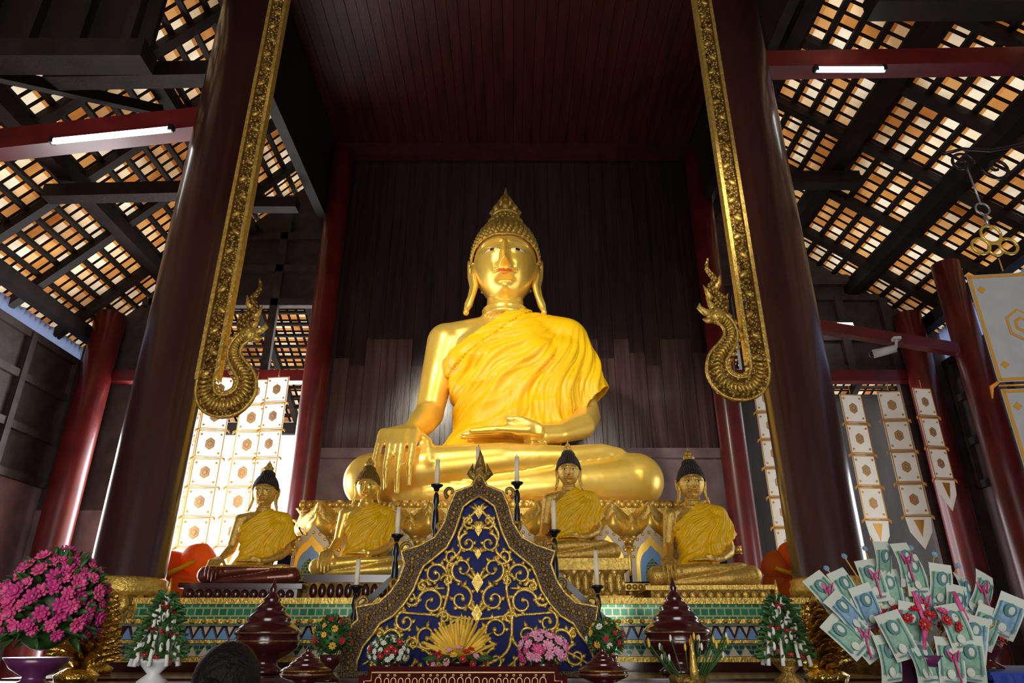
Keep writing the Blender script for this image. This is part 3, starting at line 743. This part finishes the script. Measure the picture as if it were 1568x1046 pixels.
# ------------------------------------------------------------------ carved blue & gold screen
mb=MB()
fx,fy=-.19,4.0
O=[(0,.90),(.045,.82),(.135,.785),(.172,.70),(.195,.61),(.245,.53),(.33,.485),(.43,.455),(.405,.385),(.435,.30),(.475,.24),(.535,.185),(.655,.165),(.640,.10),(.695,.05),(.72,-.066),(.72,-.175)]
I=[(0,.76),(.05,.73),(.09,.70),(.112,.63),(.135,.555),(.175,.475),(.235,.425),(.30,.375),(.325,.32),(.35,.25),(.395,.18),(.45,.12),(.52,.08),(.55,.03),(.60,-.03),(.625,-.1),(.625,-.15)]
for s in(-1,1):
    for k in range(len(O)-1):
        q=[O[k],O[k+1],I[k+1],I[k]]; mb.prism([(fx+s*a,b) for a,b in q],fy-.035,fy+.035,0)
    def edge(L,r,m,y): mb.tube([(fx+s*a,y,b) for a,b in L],r,m,8)
    edge(I,.008,1,fy-.038); edge(O,.008,1,fy-.03)
    mid=[((a+c)/2,(b+d)/2) for (a,b),(c,d) in zip(O,I)]
    for k in range(len(mid)-1):
        for t in(.0,.33,.66):
            a=mid[k][0]*(1-t)+mid[k+1][0]*t; b=mid[k][1]*(1-t)+mid[k+1][1]*t
            mb.ell((fx+s*a,fy-.037,b),(.013,.009,.013),3,6,4)
    for (a,b,r) in[(.40,.475,.045),(.62,.185,.05),(.17,.79,.035),(.70,.08,.04),(.46,.29,.03),(.21,.60,.028)]:
        n=24; mb.tube([(fx+s*(a+r*(1-.8*k/n)*math.cos(-1.2+5.5*k/n)),fy,b+r*(1-.8*k/n)*math.sin(-1.2+5.5*k/n)) for k in range(n+1)],[.014*(1-.5*k/n) for k in range(n+1)],3,6)
poly=[(fx+a,b) for a,b in I]+[(fx-a,b) for a,b in I[::-1][:-1]]
mb.prism(poly,fy+.0,fy+.02,2)
mb.b2(fx-.72,fx+.72,fy-.04,fy+.04,-.178,-.15,0)
def scroll(cx,cz,r,a0,d,turns=1.25,th=.0095):
    for s in(-1,1):
        n=30;P=[];R=[]
        for k in range(n+1):
            t=k/n; rr=r*(1-.82*t); a=a0+d*turns*2*pi*t
            P.append((fx+s*(cx+rr*math.cos(a)),fy-.016,cz+rr*math.sin(a))); R.append(th*(1.15-.5*t))
        mb.tube(P,R,1,6); mb.ell(P[-1],(th*1.6,th,th*1.6),1,6,4)
        for t in(.02,.12,.22,.33,.45,.58):
            a=a0+d*turns*2*pi*t; rr=r*(1-.82*t)
            c=Vector((fx+s*(cx+rr*math.cos(a)),fy-.016,cz+rr*math.sin(a))); o=Vector((s*math.cos(a+d*.6),0,math.sin(a+d*.6)))
            mb.tube([c,c+o*r*.22,c+o*r*.42+Vector((0,0,r*.12))],[th*.9,th*1.5,.001],1,5,flat=.6)
for q in[(.055,.62,.045,pi,1),(.06,.50,.055,pi/2,-1),(.145,.43,.05,pi,1),(.085,.36,.07,-pi/2,1),(.235,.33,.065,pi,-1),(.09,.205,.07,pi/2,1),(.25,.185,.08,0,1),(.36,.21,.045,pi,1),
         (.385,.09,.06,pi/2,-1),(.11,.05,.075,-pi/2,-1),(.265,.02,.075,pi,1),(.45,-.0,.06,0,1),(.10,-.10,.06,pi/2,1),(.24,-.11,.055,0,-1),(.38,-.09,.06,pi,1),(.53,-.08,.06,pi/2,1),(.52,.03,.03,0,1),
         (.17,.30,.035,0,1),(.30,.27,.035,pi,-1),(.18,.11,.035,0,1),(.34,-.02,.035,0,1)]:
    scroll(*q)
def vine(P,th=.010):
    for s in(-1,1): mb.tube([(fx+s*v.x,fy-.014,v.z) for v in crm([Vector((a,0,b)) for a,b in P])],th,1,6)
vine([(0,-.14),(.16,-.06),(.19,.10),(.16,.25),(.17,.38),(.10,.46),(.11,.56),(.0,.7)]); vine([(0,.1),(.18,.12),(.33,.13),(.44,.14)],.008); vine([(.17,-.13),(.32,-.03),(.48,-.06),(.6,-.12)],.008); vine([(.18,.26),(.28,.26),(.33,.27)],.007)
for z,r in[(.67,.04),(.57,.035),(.44,.03),(.29,.055),(.13,.05),(-.02,.06)]:
    mb.prism([(fx,z+r),(fx+r*.6,z),(fx,z-r),(fx-r*.6,z)],fy-.03,fy,1)
    for a in(-.9,.9,-.45,.45): mb.tube([(fx,fy-.02,z),(fx+math.sin(a)*r*1.1,fy-.02,z+math.cos(a)*r*1.1),(fx+math.sin(a)*r*1.9,fy-.02,z+math.cos(a)*r*1.5)],[.008,.012,.001],1,5)
mb.tube([(fx,fy,.84),(fx,fy,.93),(fx+.004,fy,1.0),(fx,fy,1.04)],[.04,.035,.015,.001],3,8)
for s in(-1,1): mb.tube([(fx,fy,.86),(fx+s*.06,fy,.9),(fx+s*.04,fy,.96)],[.03,.022,.001],3,8)
SPK=vor_gold('speckled_gold',140,(.42,.28,.11),(.06,.035,.025),.004,.3,.6)
mb.obj('carved_altar_screen',[SPK,GOLD2,BLUEM,GOLDD])

mb=MB();TT=-.176
C=[(-.458,.87,1.02),(-.21,.965,1.10),(.03,.885,1.04),(-.68,.575,.73),(-.895,.29,.43),(.25,.60,.77),(.49,.29,.48)]
for x,z0,z1 in C:
    y=4.16
    mb.lathe([(.012,-.0),(.02,.02),(.035,.03),(.04,.04),(.015,.045)],(x,y,z0-.045),14,0)
    zb=z0-.05
    mb.lathe([(.008,0),(.016,-.02),(.02,-.06),(.010,-.09),(.018,-.12),(.022,-.2),(.012,-.24),(.015,-.3),(.012,TT-zb)],(x,y,zb),12,0)
    mb.tube([(x,y,z0-.01),(x,y,z1)],[.015,.013],1,12); mb.tube([(x,y,z1),(x+.002,y,z1+.015)],.002,0,5)
for (a,b) in(((-.21,.78),(-.93,.1)),((-.21,.78),(.53,.1))): mb.beam((a[0],4.17,a[1]),(b[0],4.17,b[1]),.02,.035,0)
mb.beam((-.95,4.17,.08),(.55,4.17,.08),.02,.03,0)
mb.obj('candelabra_with_candles',[BLACK,CANDLE])

# ------------------------------------------------------------------ offering tables
mb=MB()
mb.b2(-2.6,2.0,3.87,4.62,-.20,-.18,0); mb.b2(-2.55,1.95,3.9,4.6,-EYE,-.20,0)
mb.obj('offering_table',[LACQ])
mb=MB()
mb.b2(-2.6,1.93,2.75,3.84,-.22,-.19,0)
for x in(-2.5,-.9,.8,1.85):
    for y in(2.85,3.75): mb.b2(x-.04,x+.04,y-.04,y+.04,-EYE,-.22,0)
mb.b2(-2.6,1.93,2.77,2.8,-.34,-.22,0)
mb.obj('offering_table',[LACQ])
mb=MB()
px0,px1=-.54,.195; pz0,pz1=-.36,-.087
pl=[(px0,pz0),(px1,pz0),(px1,pz1-.03),(px1-.03,pz1-.03),(px1-.03,pz1),(px0+.03,pz1),(px0+.03,pz1-.03),(px0,pz1-.03)]
mb.prism(pl,2.68,2.71,0)
q=[(px0+.02,pz0+.02),(px1-.02,pz0+.02),(px1-.02,pz1-.045),(px1-.045,pz1-.045),(px1-.045,pz1-.018),(px0+.045,pz1-.018),(px0+.045,pz1-.045),(px0+.02,pz1-.045),(px0+.02,pz0+.02)]
mb.tube([(a,2.675,b) for a,b in q],.0025,1,6)
x=px0+.07
while x<px1-.07:
    r=random.uniform(.008,.011); zc=pz1-.047; st=random.choice([0,1,2])
    mb.tube([(x+r*math.cos(a),2.674,zc+r*1.3*math.sin(a)) for a in [pi*1.3-k*.42 for k in range(12)]]+[(x+r,2.674,zc-.012)],.0018,1,5)
    if st: mb.tube([(x+.004*math.cos(k*.9)+.004,2.674,zc+.02+.003*math.sin(k*.9)) for k in range(8)],.0015,1,5)
    if st==2: mb.tube([(x+r*.4,2.674,zc-.012),(x-r,2.674,zc-.009)],.0016,1,5)
    x+=r*2.2+.006
mb.b2(px0+.1,px0+.14,2.68,2.71,-EYE,pz0,0); mb.b2(px1-.14,px1-.1,2.68,2.71,-EYE,pz0,0)
mb.obj('dedication_plaque',[PLQ,TEXTG])

def vessel(x,y,z,R,H):
    mb=MB()
    pr=[(.55,0),(.6,.03),(.42,.08),(.36,.13),(.7,.2),(.97,.27),(1,.33),(.93,.38),(1.0,.40),(1.0,.43),(.86,.48),(.66,.53),(.70,.55),(.6,.60),(.44,.64),(.48,.66),(.38,.70),(.24,.74),(.28,.76),(.18,.80),(.10,.84),(.13,.87),(.07,.92),(.02,.98),(.001,1)]
    mb.lathe([(a*R,b*H) for a,b in pr],(x,y,z),36,0)
    for b in(.33,.41): mb.lathe([(R*1.0,b*H-.003),(R*1.01,b*H),(R*1.0,b*H+.003)],(x,y,z),36,1)
    mb.obj('lacquer_offering_vessel',[LACQ,GOLDD])
vessel(-1.42,4.32,-.178,.185,.52); vessel(.96,4.32,-.178,.195,.53)
vessel(-.87,3.2,-.188,.105,.17); vessel(.385,3.2,-.188,.105,.17); vessel(-1.18,3.1,-.188,.08,.2)

# ------------------------------------------------------------------ flowers
def flower(mb,c,n,r,m,mc=None,pn=8):
    n=Vector(n).normalized(); q=n.to_track_quat('Z','Y').to_matrix()
    for ring_,(k,rr,tilt) in enumerate(((pn,r*.58,.35),(max(5,pn-2),r*.33,.9))):
        for i in range(k):
            a=2*pi*i/k+ring_*.4
            R=q@Euler((0,0,a)).to_matrix()@Euler((0,-tilt,0)).to_matrix()
            mb.ell(Vector(c)+q@Vector((rr*math.cos(a),rr*math.sin(a),r*.15*(1+ring_))),(r*.42,r*.28,r*.13),m,6,4,R=R)
    if mc is not None: mb.ell(Vector(c)+n*r*.2,(r*.20,)*3,mc,6,4)
def leaf(mb,p,d,L,w,m):
    p=Vector(p);d=Vector(d).normalized(); mb.tube([p,p+d*L*.35+Vector((0,0,.1*L)),p+d*L*.7+Vector((0,0,.08*L)),p+d*L],[w*.3,w,w*.75,.001],m,6,flat=.3)
def dome_pts(n,c,R,H,hmin=-.2):
    out=[];ga=pi*(3-5**.5)
    for i in range(n):
        z=1-(1-hmin)*(i+.5)/n; rr=math.sqrt(max(0,1-z*z)); a=ga*i
        d=Vector((rr*math.cos(a),rr*math.sin(a),z)); out.append((Vector(c)+Vector((d.x*R,d.y*R,d.z*H)),Vector((d.x/R,d.y/R,d.z/H)).normalized()))
    return out
def bouquet(name,x,y,z,R,H,cols,n,fr,mats,bowl=LACQ,hm=-.5,nl=60):
    mb=MB(); M=[LEAF,bowl]+mats; V=min(.1,H*.35)
    mb.lathe([(.5*R,0),(.52*R,V*.1),(.22*R,V*.35),(.20*R,V*.5),(.45*R,V*.8),(.6*R,V*1.2),(.58*R,V*1.2)],(x,y,z),24,1)
    hh=(H-V)/2; c=(x,y,z+V+hh*.95); mb.ell(c,(R*.62,R*.62,hh*.75),0,16,10)
    for p,d in dome_pts(n,c,R*.88,hh*.95,hm):
        p+=Vector([random.uniform(-.10,.10)*R for _ in range(3)])
        flower(mb,p,d,fr*random.uniform(.8,1.15),2+random.choice(cols),2+cols[0])
    for p,d in dome_pts(nl,c,R*.7,hh*.8,-.7):
        a=random.uniform(0,6); leaf(mb,p,(d.x+math.cos(a)*.5,d.y+math.sin(a)*.5,d.z+.2),R*.38,R*.07,0)
    return mb.obj(name,M)
bouquet('pink_flower_arrangement',-1.92,3.05,-.185,.205,.54,[0,0,0,1],135,.034,[PINK,MAG],bowl=PURP,nl=170)
bouquet('white_flower_bouquet',-.585,3.55,-.185,.098,.20,[0,0,0,1],60,.018,[WPET,RPET],nl=80)
bouquet('pink_flower_bouquet',.14,3.5,-.185,.115,.22,[0,0,1],50,.028,[PALEP,PINK])
bouquet('mixed_flower_bouquet',.46,3.66,-.185,.095,.28,[0,1,2],26,.018,[RPET,YPET,WPET],nl=110)
bouquet('mixed_flower_bouquet',-.885,3.66,-.185,.10,.30,[0,1,0],26,.018,[RPET,YPET,WPET],nl=110)
mb=MB(); X,Y,Z=-.245,3.45,-.08
for k in range(110):
    a=random.uniform(-1.3,1.3); b=random.uniform(-.9,.5); d=Vector((math.sin(a),math.sin(b)*.6,math.cos(a)*.8+.15)).normalized(); L=random.uniform(.12,.19)
    mb.tube([Vector((X,Y,Z)),Vector((X,Y,Z))+d*L*.5,Vector((X,Y,Z))+d*L],[.004,.010,.006],0,6)
for p,d in dome_pts(36,(X,Y,Z-.02),.13,.07,-.1):
    if d.y<.5: flower(mb,p,d,.020,random.choice([1,1,2,0]),0)
for k in range(18): leaf(mb,(X,Y,Z-.02),(math.cos(k*.35),-.6+math.sin(k*.35),.1),.17,.018,3)
mb.lathe([(.06,0),(.065,.015),(.025,.04),(.07,.08),(.08,.10)],(X,Y,-.185),20,4)
mb.obj('yellow_petal_bouquet',[YPET,RPET,PALEP,LEAF,LACQ])
def cone(x,y,z,R,H,bm_):
    mb=MB(); mb.lathe([(.55*R,0),(.6*R,.02),(.25*R,.05),(.6*R,.09),(.75*R,.11)],(x,y,z),24,2)
    mb.lathe([(R*.5,0),(R*.4,H*.4),(.015,H*.92),(.001,H*.98)],(x,y,z+.10),16,1)
    for i in range(150):
        t=i/150; a=i*2.4; rr=R*(1-t)**.7*.9; p=Vector((x+rr*math.cos(a),y+rr*math.sin(a),z+.10+H*t))
        if i%5==0: flower(mb,p,(math.cos(a),math.sin(a),.4),.015,3,4,6)
        elif i%2==1: mb.ell(p,(.009,.009,.020),0,6,5)
        leaf(mb,p,(math.cos(a),math.sin(a),random.uniform(-.4,.6)),.05,.010,1)
    mb.tube([(x,y,z+.12+H*.92),(x,y,z+.12+H*1.2)],[.013,.003],5,8)
    for k in range(9):
        a=k*.7; mb.tube([(x+R*.8*math.cos(a),y+R*.8*math.sin(a),z+.18),(x+R*.95*math.cos(a),y+R*.95*math.sin(a),z+.08)],[.006,.010],0,6)
    mb.obj('jasmine_cone_offering',[WPET,LEAF,bm_,RPET,YPET,GOLD2])
cone(-1.56,3.3,-.185,.105,.27,WHP); cone(1.24,3.4,-.185,.11,.27,GOLDD)
mb=MB()
for k in range(34):
    a=random.uniform(-.5,.5); b=random.uniform(-.4,.4); p=Vector((.745+a*.1,3.2+b*.1,-.17)); q=p+Vector((a*.25,b*.2,random.uniform(.09,.19)))
    mb.tube([p,q],.003,0,5); mb.ell(q,(.006,.006,.016),random.choice([1,2,0]),6,5)
mb.lathe([(.06,0),(.08,.02),(.085,.04),(.075,.05)],(.745,3.2,-.185),20,3)
mb.lathe([(.02,0),(.016,.05),(.010,.1),(.002,.17)],(.745,3.1,-.15),12,4)
mb.obj('lotus_bud_sticks',[LEAF,WPET,YPET,GOLDD,GOLD2])
def foil(x,y,z,R,H):
    mb=MB(); mb.tube([(x,y,z),(x,y,z+H)],.012,0,6)
    for i in range(90):
        t=i/90;a=i*2.4; r=R*(1-.6*t); p=Vector((x,y,z+H*(.1+.9*t))); d=Vector((math.cos(a),math.sin(a),.3)); leaf(mb,p,d,r,.028,0)
    mb.lathe([(.09,0),(.1,.03),(.05,.06)],(x,y,z),16,0); mb.obj('gold_foil_tree',[FOIL])
foil(-2.10,3.66,-.185,.19,.42); foil(1.52,3.66,-.185,.15,.34); foil(-2.35,4.25,-.176,.15,.40); foil(1.74,4.25,-.176,.15,.35)

# money tree
mb=MB(); mx,my,mz=1.60,3.0,-.185
mb.lathe([(.10,0),(.11,.02),(.05,.05),(.12,.10),(.14,.13),(.12,.13)],(mx,my,mz),28,5)
def bill(c,ang,rz,tilt,m):
    R=Euler((tilt,ang,rz)).to_matrix().to_4x4(); M=Matrix.Translation(c)@R
    W,H=.090,.170; n=6
    def sheet2(w,h,y,mm,dx=0,dz=0):
        vs=[];fs=[]
        for j in range(n+1):
            t=j/n-.5
            for i in(-.5,0,.5): vs.append((dx+i*w,y-.02*math.cos(t*pi)+.006*abs(i),dz+t*h))
        for j in range(n):
            for i in range(2): fs.append((j*3+i,j*3+i+1,(j+1)*3+i+1,(j+1)*3+i))
        mb.add(vs,fs,mm,True,M)
    sheet2(W,H,0,2); sheet2(W*.88,H*.92,-.0015,m); sheet2(W*.88,H*.92,.0015,m)
    mb.ell((0,-.0222,.030),(.022,.002,.028),3,10,6,M=M); mb.ell((.004,-.023,.030),(.012,.002,.018),2,8,5,M=M); mb.ell((-.005,-.0215,-.045),(.015,.002,.018),2,10,6,M=M)
    for xx in(.031,-.033): mb.box((xx,-.0212,-.0),(.004,.001,H*.65),3,M=M)
    mb.box((0,-.0205,-.070),(W*.6,.001,.006),3,M=M)
bills=[(-.33,.36,-.55),(-.29,.28,-.6),(-.24,.37,-.35),(-.17,.31,-.3),(-.12,.41,-.12),(-.05,.37,0),(.0,.30,.05),(.05,.43,.0),(.10,.35,.12),(.16,.39,.15),(.20,.31,.22),(.27,.35,.30),(.33,.36,.42),(.37,.27,.5),(.30,.23,.5),
  (-.31,.20,-.75),(-.24,.19,-.6),(-.17,.12,-.1),(-.09,.11,0),(-.01,.11,.05),(.08,.11,.1),(.15,.12,.12),(-.14,.20,-.3),(.2,.19,.3),(.02,.47,-.1),(-.07,.48,-.05),(-.04,.24,.2),(.12,.23,-.15),(.06,.31,.2)]
for k,(dx,dz,an) in enumerate(bills):
    yy=my-.06-random.uniform(0,.12)*(1 if dz<.3 else -.5); c=Vector((mx+dx*.93,yy,mz+.0+dz))
    mb.tube([(mx+dx*.15,my,mz+.1),(c.x*.7+mx*.3,yy+.02,mz+.05+dz*.6),c+Vector((0,.004,0))],.003,4,5)
    bill(c,an,random.uniform(-.6,.6),random.uniform(-.25,.3),random.choice([0,0,1]))
    if k%4==0:
        for s in(-1,1): mb.tube([c+Vector((0,-.03,.02)),c+Vector((s*.022,-.035,.04)),c+Vector((s*.012,-.035,.0)),c+Vector((0,-.03,.02))],.004,7,5)
        mb.tube([c+Vector((0,-.03,.02)),c+Vector((.006,-.035,-.07))],.004,7,5)
for p,d in dome_pts(34,(mx+.02,my-.05,mz+.24),.15,.07,-.2): flower(mb,p,d,.024,6+random.choice([0,0,1]),0)
for k in range(7):
    a=-.65+.21*k; q=Vector((mx+.47*math.sin(a),my,mz+.10+.45*math.cos(a))); mb.tube([(mx,my,mz+.1),q],.003,4,5); flower(mb,q,(0,-1,.3),.014,1,0)
for dx in(-.02,.14): mb.tube([(mx+dx,my-.14,mz+.36),(mx+dx+.01,my-.16,mz+.26),(mx+dx-.01,my-.15,mz+.15)],[.008,.012,.006],7,6,flat=.4)
mb.obj('money_tree',[MG,MT,MW,MD,PGOLD,PURP,RPET,PINK])
mb=MB(); vs=[];n=90
for k in range(n+1):
    x=2.08+1.2*k/n; y=3.29+.025*math.sin(k*.9); vs+=[(x,y,-.14),(x,y-.02,-EYE)]
fs=[(2*k,2*k+2,2*k+3,2*k+1) for k in range(n)]
mb.b2(2.08,3.28,3.3,4.2,-.16,-.13,0); mb.add(vs,fs,0); mb.b2(2.10,3.26,3.33,4.18,-EYE,-.16,0)
mb.obj('draped_side_table',[BLUEC])
bouquet('mixed_flower_bouquet',2.25,3.55,-.125,.11,.24,[0,1,2],30,.026,[PINK,RPET,YPET])

# ------------------------------------------------------------------ kneeling worshipper (seen from behind)
par=empty('kneeling_worshipper',(-.83,2.2,0)); z0=-EYE
mb=MB()
mb.chain([((0,-.02,z0+.42),.15),((0,0,z0+.62),.125),((0,.02,z0+.84),.14),((0,.01,z0+.95),.10)])
for s in(-1,1):
    mb.chain([((s*.05,.01,z0+.93),.075),((s*.16,.01,z0+.91),.065),((s*.20,.05,z0+.68),.045),((s*.13,.22,z0+.78),.036)],seg=14)
    mb.chain([((s*.09,0,z0+.38),.10),((s*.12,.34,z0+.12),.075)],seg=14)
    mb.chain([((s*.12,.34,z0+.09),.07),((s*.11,-.02,z0+.10),.06),((s*.11,-.16,z0+.06),.04)],seg=14)
o=mb.obj('clothed_body',[SHIRT],par); remesh(o,.014,5)
mb=MB(); mb.cap((0,.01,z0+.95),(0,.015,z0+1.08),.05,.048)
for s in(-1,1):
    mb.cap((s*.12,.225,z0+.79),(s*.04,.28,z0+.86),.03,.026)
    mb.box((s*.014,.30,z0+.90),(.02,.075,.09))
    for k in range(4): mb.cap((s*.012,.275+.02*k,z0+.94),(s*.012,.28+.018*k,z0+1.01-.006*abs(k-1.5)),.0095,.0075,seg=8)
    mb.cap((s*.02,.27,z0+.89),(s*.018,.255,z0+.95),.011,.009,seg=8)
mb.obj('neck_and_joined_hands',[SKIN],par)
fm=SD['face'].copy(); fm.materials[0]=SKIN; fm.materials[3]=LIP
o=mkobj('head',fm,par,(0,.03,z0+1.17),pi,.165)
mb=MB(); mb.ell((0,.012,z0+1.19),(.092,.108,.108),0,28,18); mb.ell((0,-.045,z0+1.12),(.08,.055,.10),0,20,14)
mb.ell((0,-.11,z0+1.17),(.035,.03,.035),0,14,10); mb.tube([(0,-.10,z0+1.16),(0,-.14,z0+1.08),(0,-.12,z0+.92)],[.03,.035,.008],0,10)
o=mb.obj('hair',[HAIR],par)

# ------------------------------------------------------------------ lift everything so the floor sits at z = 0
for o in list(sc.objects):
    if o.parent is None: o.location.z+=EYE

# ------------------------------------------------------------------ light
w=bpy.data.worlds.new('overcast_sky'); sc.world=w; w.use_nodes=True
bg=w.node_tree.nodes['Background']; bg.inputs['Color'].default_value=(.94,.96,1,1); bg.inputs['Strength'].default_value=3.6
def area(name,loc,tgt,sx,sy,e,col):
    l=bpy.data.lights.new(name,'AREA'); l.shape='RECTANGLE'; l.size=sx; l.size_y=sy; l.energy=e; l.color=col
    o=bpy.data.objects.new(name,l); sc.collection.objects.link(o); o.location=loc
    o.rotation_euler=(Vector(tgt)-Vector(loc)).to_track_quat('-Z','Y').to_euler(); return o
def spot(name,loc,tgt,e,ang,col,r=.15):
    l=bpy.data.lights.new(name,'SPOT'); l.energy=e; l.spot_size=math.radians(ang); l.spot_blend=.6; l.color=col; l.shadow_soft_size=r
    o=bpy.data.objects.new(name,l); sc.collection.objects.link(o); o.location=loc
    o.rotation_euler=(Vector(tgt)-Vector(loc)).to_track_quat('-Z','Y').to_euler(); return o
area('entrance_daylight',(0,-5.9,2.4),(0,9,3),5.6,3.6,270,(1,.96,.90))
spot('spotlight_left',(-2.2,3.4,7.2),(-.1,8.7,4.4),1000,44,(1,.93,.78),.22)
spot('spotlight_right',(2.0,3.0,5.6),(.2,8.6,4.0),500,44,(1,.94,.82),.25)
# daylight pouring through the open side bays
area('left_bay_daylight',(-5.1,12.6,3.2),(-3.6,6.5,1.6),3.4,4.0,750,(.98,.98,1))
area('left_doorway_daylight',(-6.2,8.6,2.6),(-2.6,7.5,1.5),2.0,2.6,220,(.98,.98,1))
area('right_doorway_daylight',(6.2,7.5,2.6),(2,6.4,1.8),1.6,2.0,75,(.95,.97,1))

cam=bpy.data.cameras.new('camera'); cam.lens=24; cam.sensor_width=36; cam.clip_end=200
co=bpy.data.objects.new('camera',cam); sc.collection.objects.link(co); co.location=(0,0,EYE); co.rotation_euler=(math.radians(90+23.6),0,0)
sc.camera=co
